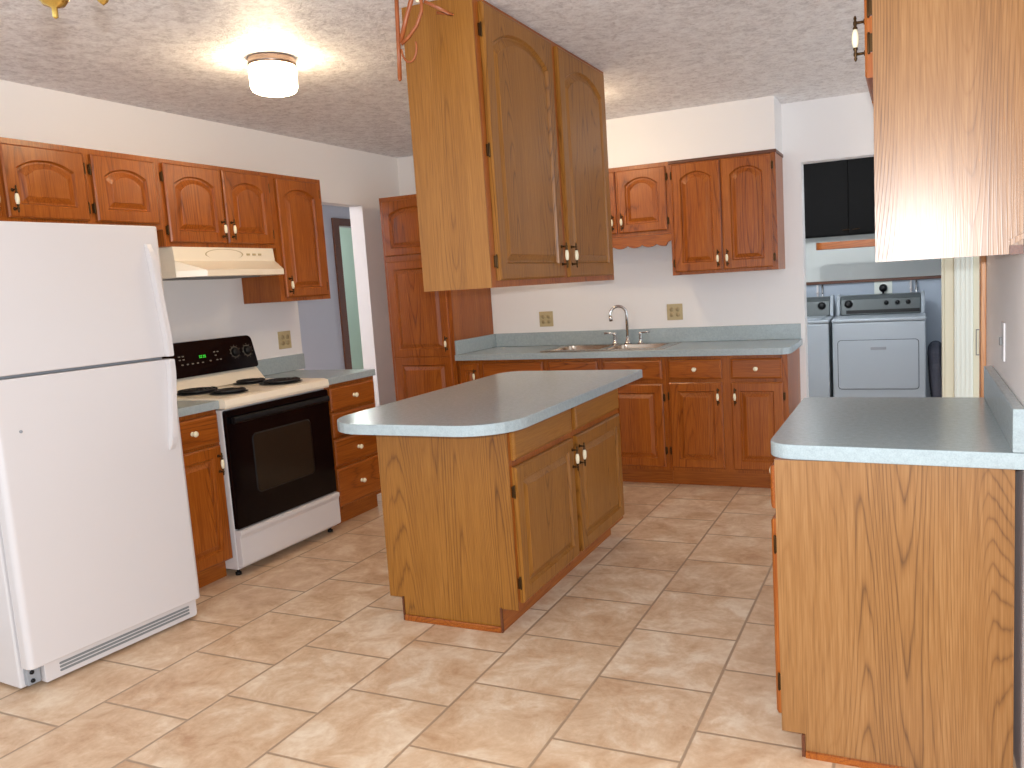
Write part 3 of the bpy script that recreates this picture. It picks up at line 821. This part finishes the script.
# ================================================================ ceiling lights
def ceiling_light(label, x, y):
    t = thing('ceiling_light', label, 'ceiling light', (x, y, ZC), 0, 'flush ceiling lights')
    m = MB(); m.lathe([(0,-.0005),(.103,-.0005),(.106,-.006),(.101,-.014),(.105,-.02),(.105,-.034),(.098,-.036),(.098,-.03),(0,-.03)], 40); m.build('base_ring', 'nickel', t, label='shiny metal ring')
    m = MB(); pr = [(.094,-.0305),(.099,-.045),(.101,-.06),(.100,-.125),(.092,-.143),(.072,-.152),(0,-.156)]
    b_ = bmesh.new(); seg = 72; rings = []
    for r_, z in pr:
        rings.append([b_.verts.new((0, 0, z))] if r_ == 0 else [b_.verts.new(((r_+.0022*math.cos(k*PI))*math.cos(2*PI*k/seg), (r_+.0022*math.cos(k*PI))*math.sin(2*PI*k/seg), z)) for k in range(seg)])
    for A_, B_ in zip(rings, rings[1:]):
        for k in range(seg):
            if len(B_) == 1: b_.faces.new((A_[k], A_[(k+1) % seg], B_[0]))
            else: b_.faces.new((A_[k], A_[(k+1) % seg], B_[(k+1) % seg], B_[k]))
    bmesh.ops.recalc_face_normals(b_, faces=b_.faces[:])
    m.join(b_); m.build('glass_shade', 'glow', t, label='glowing ribbed glass shade')
ceiling_light('lit flush ceiling light with ribbed glass drum in front of the stove wall', -2.643, 2.987)
ceiling_light('lit flush ceiling light hidden behind the hanging cabinet near the sink', -1.93, 4.52)

# ================================================================ brass chandelier near the camera: only its bottom finials dip into the picture
CX, CY_, CZ_ = -.868, .645, 1.722
t = thing('chandelier', 'polished brass chandelier finial hanging at the top edge of the picture', 'chandelier', (CX, CY_, ZC))
dz = CZ_-ZC
m = MB(); m.lathe([(0,dz-.002),(.003,dz),(.003,dz+.010),(.011,dz+.013),(.0165,dz+.021),(.0155,dz+.030),(.010,dz+.042),(.012,dz+.052),(.03,dz+.07),(.045,dz+.10),(.035,dz+.14),(.012,dz+.17),(.016,dz+.2),(.008,dz+.24),(.008,dz+.32),(0,dz+.32)], 24); m.build('stem', 'bright_brass', t)
m = MB(); m.tube([(0,0,dz+.31),(0,0,-.03)], .004, 8); m.lathe([(0,-.0005),(.06,-.0005),(.05,-.02),(.015,-.035),(0,-.035)], 24); m.build('rod', 'bright_brass', t)
for k in range(5):
    a = math.radians(-25+72*k); ca, sa = math.cos(a), math.sin(a)
    m = MB(); pts = []
    for i in range(13):
        u = i/12; r_ = .03+.1*u; z = dz+.11-.035*math.sin(PI*u*.9)+.03*u
        pts.append((r_*ca, r_*sa, z))
    m.tube(pts, .005, 8)
    m.lathe([(0,dz+.055),(.006,dz+.06),(.012,dz+.075),(.008,dz+.09),(.028,dz+.13),(.03,dz+.135),(.012,dz+.137),(.012,dz+.2),(0,dz+.2)], 16, T(.13*ca, .13*sa, 0)); m.build('arm', 'bright_brass', t)

# ================================================================ rattan plant hanger beside the hanging cabinet
t = thing('plant_hanger', 'bent rattan hanger hooked to the ceiling beside the hanging cabinet', 'plant hanger', (-1.705, 2.6, ZC))
def rel(x, z, y=2.6): return (x+1.705, y-2.6, z-ZC)
m = MB(); m.tube([rel(-1.70,ZC-.001), rel(-1.704,2.4), rel(-1.709,2.28), rel(-1.715,2.168)], .0078, 10); m.lathe([(0,-.006),(.008,0),(.0065,.006),(0,.008)], 10, T(*rel(-1.7155,2.165))); m.build('upright', 'rattan', t)
m = MB(); m.tube([rel(-1.698,2.295), rel(-1.668,2.37), rel(-1.64,2.43), rel(-1.615,ZC-.001)], .0085, 10); m.build('brace', 'rattan', t)
m = MB(); m.tube([rel(-1.695,2.288), rel(-1.665,2.305), rel(-1.625,2.34), rel(-1.60,2.385), rel(-1.598,2.42), rel(-1.625,2.44)], .0065, 10); m.tube([rel(-1.575,2.392,2.66), rel(-1.53,2.385,2.7), rel(-1.60,2.425,2.62)], .006, 8); m.build('curl', 'rattan', t)
m = MB(); pts = []
for k in range(16):
    a = PI*(1.0+k/15*1.1); pts.append(rel(-1.665+.032*math.cos(a), 2.27+.05*math.sin(a)))
m.tube(pts, .004, 8); m.build('loop', 'rattan', t)
m = MB(); m.lathe([(0,-.01),(.009,-.006),(.011,0),(.009,.006),(0,.01)], 12, T(*rel(-1.612,2.425))); m.lathe([(0,-.008),(.008,0),(0,.008)], 10, T(*rel(-1.59,2.428))); m.build('bead', 'ceramic', t)

# ================================================================ laundry
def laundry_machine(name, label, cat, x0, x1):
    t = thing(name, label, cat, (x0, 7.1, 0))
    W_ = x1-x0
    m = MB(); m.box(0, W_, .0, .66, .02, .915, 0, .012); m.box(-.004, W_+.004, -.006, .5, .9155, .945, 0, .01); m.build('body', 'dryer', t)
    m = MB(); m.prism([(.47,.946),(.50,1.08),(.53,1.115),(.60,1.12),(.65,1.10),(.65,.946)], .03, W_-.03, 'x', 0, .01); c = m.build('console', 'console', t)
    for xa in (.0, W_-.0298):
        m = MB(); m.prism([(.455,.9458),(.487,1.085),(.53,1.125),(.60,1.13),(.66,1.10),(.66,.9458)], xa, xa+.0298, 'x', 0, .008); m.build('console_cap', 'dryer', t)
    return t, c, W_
def con(x, z): return T(x, .47+.03*(z-.946)/.134-.001, z) @ RX(PI/2-.22)
t, c, W_ = laundry_machine('clothes_dryer', 'pale grey front door clothes dryer in the laundry room', 'dryer', -.624, .092)
m = MB(); m.prism(rpoly([(.045,.36,.025),(W_-.055,.36,.025),(W_-.055,.765,.025),(.045,.765,.025)], 5), -.006, -.0003, 'y', 0, .003); dd = m.build('door', 'dryer', t)
m = MB(); fo = rpoly([(.041,.356,.028),(W_-.051,.356,.028),(W_-.051,.769,.028),(.041,.769,.028)], 5); b_ = bmesh.new(); vs = [b_.verts.new((x, -.0008, z)) for x, z in fo]; vb = [b_.verts.new((x, .0004, z)) for x, z in fo]
b_.faces.new(vs)
for i in range(len(vs)): b_.faces.new((vs[i], vs[(i+1) % len(vs)], vb[(i+1) % len(vs)], vb[i]))
bmesh.ops.recalc_face_normals(b_, faces=b_.faces[:]); m.join(b_); m.build('door_gap', 'black_matte', dd)
m = MB(); m.box(.30, .42, -.009, -.0062, .685, .71, 0, .002); m.build('badge', 'gap', dd)
for x, r_ in ((.10, .036), (.41, .020), (.50, .020), (.585, .020)):
    m = MB(); m.lathe([(0,.024),(r_*.7,.024),(r_*.85,.016),(r_,0),(0,0)], 20, con(x, 1.045)); m.build('knob', 'black_matte', c)
m = MB(); m.join((lambda q: (bmesh.ops.create_cube(q, size=1, matrix=con(W_/2+.02, .975) @ Matrix.Diagonal((W_-.12, .03, .003, 1))), q)[1])(bmesh.new())); m.build('console_band', 'black_matte', c)
t, c, W_ = laundry_machine('washing_machine', 'pale grey top loading washing machine left of the dryer', 'washing machine', -1.372, -.65)
m = MB(); m.prism(rpoly([(.05,.03,.04),(W_-.05,.03,.04),(W_-.05,.42,.04),(.05,.42,.04)], 5), .9455, .955, 'z', 0, .003); m.build('lid', 'dryer', t)
for x in (.12, W_-.1):
    m = MB(); m.lathe([(0,.024),(.024,.024),(.03,.016),(.036,0),(0,0)], 20, con(x, 1.04)); m.build('knob', 'black_matte', c)

t = thing('laundry_cabinet', 'black cabinet with two doors high on the laundry wall', 'cabinet', (-1.4, 7.70, 1.653))
m = MB(); m.box(0, 1.65, .02, .1415, 0, .75, 0, .003); m.build('carcass', 'void', t)
for x0 in (.01, .885):
    m = MB(); m.box(x0, x0+.87 if x0 < .1 else 1.64, .0, .0195, .01, .74, 0, .004); d_ = m.build('door', 'void', t)
    m = MB(); hx = x0+.82 if x0 < .1 else x0+.03; m.tube([(hx-.0, -.02, .045), (hx+.055, -.02, .05)], .004, 8); m.tube([(hx, -.02, .045), (hx, 0, .045)], .003, 6); m.tube([(hx+.055, -.02, .05), (hx+.055, 0, .05)], .003, 6); m.build('pull', 'brass', d_)
m = MB(); m.prism(rpoly([(-.77,7.36,.06),(.2615,7.36,0),(.2615,7.47,0),(-.77,7.47,.045)], 8), 1.532, 1.594, 'z', 0, .004)
tag(m.build('wall_shelf', 'oak_h'), 'reddish oak board shelf in front of the black laundry cabinet', 'shelf')
m = MB(); m.box(-1.5, .255, 7.825, 7.8495, 1.225, 1.252, 0, .003); tag(m.build('wall_rail', 'dark_oak'), 'thin dark wooden rail on the laundry wall above the machines', 'rail')
GP = 'laundry wall pipes'
for i, (x, lb) in enumerate(((-.785, 'pair of white pipes on laundry wall behind the washing machine'), (.005, 'pair of white pipes on laundry wall behind the right of the dryer'))):
    t = thing('wall_pipe', lb, 'pipe', (x, 7.80, 0), 0, GP)
    for s in (-.022, .022):
        m = MB(); m.tube([(s, .02, 1.222), (s, .02, .95)], .009, 10); m.tube([(s, .02, 1.16), (s, .02, 1.14)], .012, 10); m.build('pipe', 'chrome' if s > 0 else 'white', t)
t = thing('outlet_plate', 'white outlet plate with a black plug above the dryer', 'outlet', (-.245, 7.85, 1.175))
m = MB(); m.box(-.075, .075, -.006, -.0004, -.06, .06, 0, .002); m.build('plate', 'white_trim', t)
t = thing('power_plug', 'round black power plug in the white outlet above the dryer', 'plug', (-.245, 7.8435, 1.165))
m = MB(); m.lathe([(0,0),(.036,0),(.034,.03),(.022,.045),(0,.045)], 18, RX(PI/2)); m.build('plug_body', 'black_matte', t)
m = MB(); m.tube([(0,-.02,-.02),(0,-.03,-.07),(.01,-.02,-.2)], .009, 8); m.build('cord', 'black_matte', t)
t = thing('dryer_duct', 'crinkled dark foil dryer duct bending beside the dryer', 'duct', (.175, 7.6, 0))
m = MB(); pts = []; rr = []
path = [(.0,.16,.62),(-.0,.05,.645),(-.01,-.05,.64),(-.014,-.14,.60),(-.012,-.19,.5),(-.004,-.2,.36),(.012,-.2,.2),(.018,-.2,.02)]
P_ = [Vector(p) for p in path]
for i in range(len(P_)-1):
    for k in range(10): pts.append(P_[i].lerp(P_[i+1], k/10))
for i in range(len(pts)): rr.append(.052+.004*(1 if i % 2 else -1))
m.tube(pts, rr, 16); m.build('hose', 'foil', t)
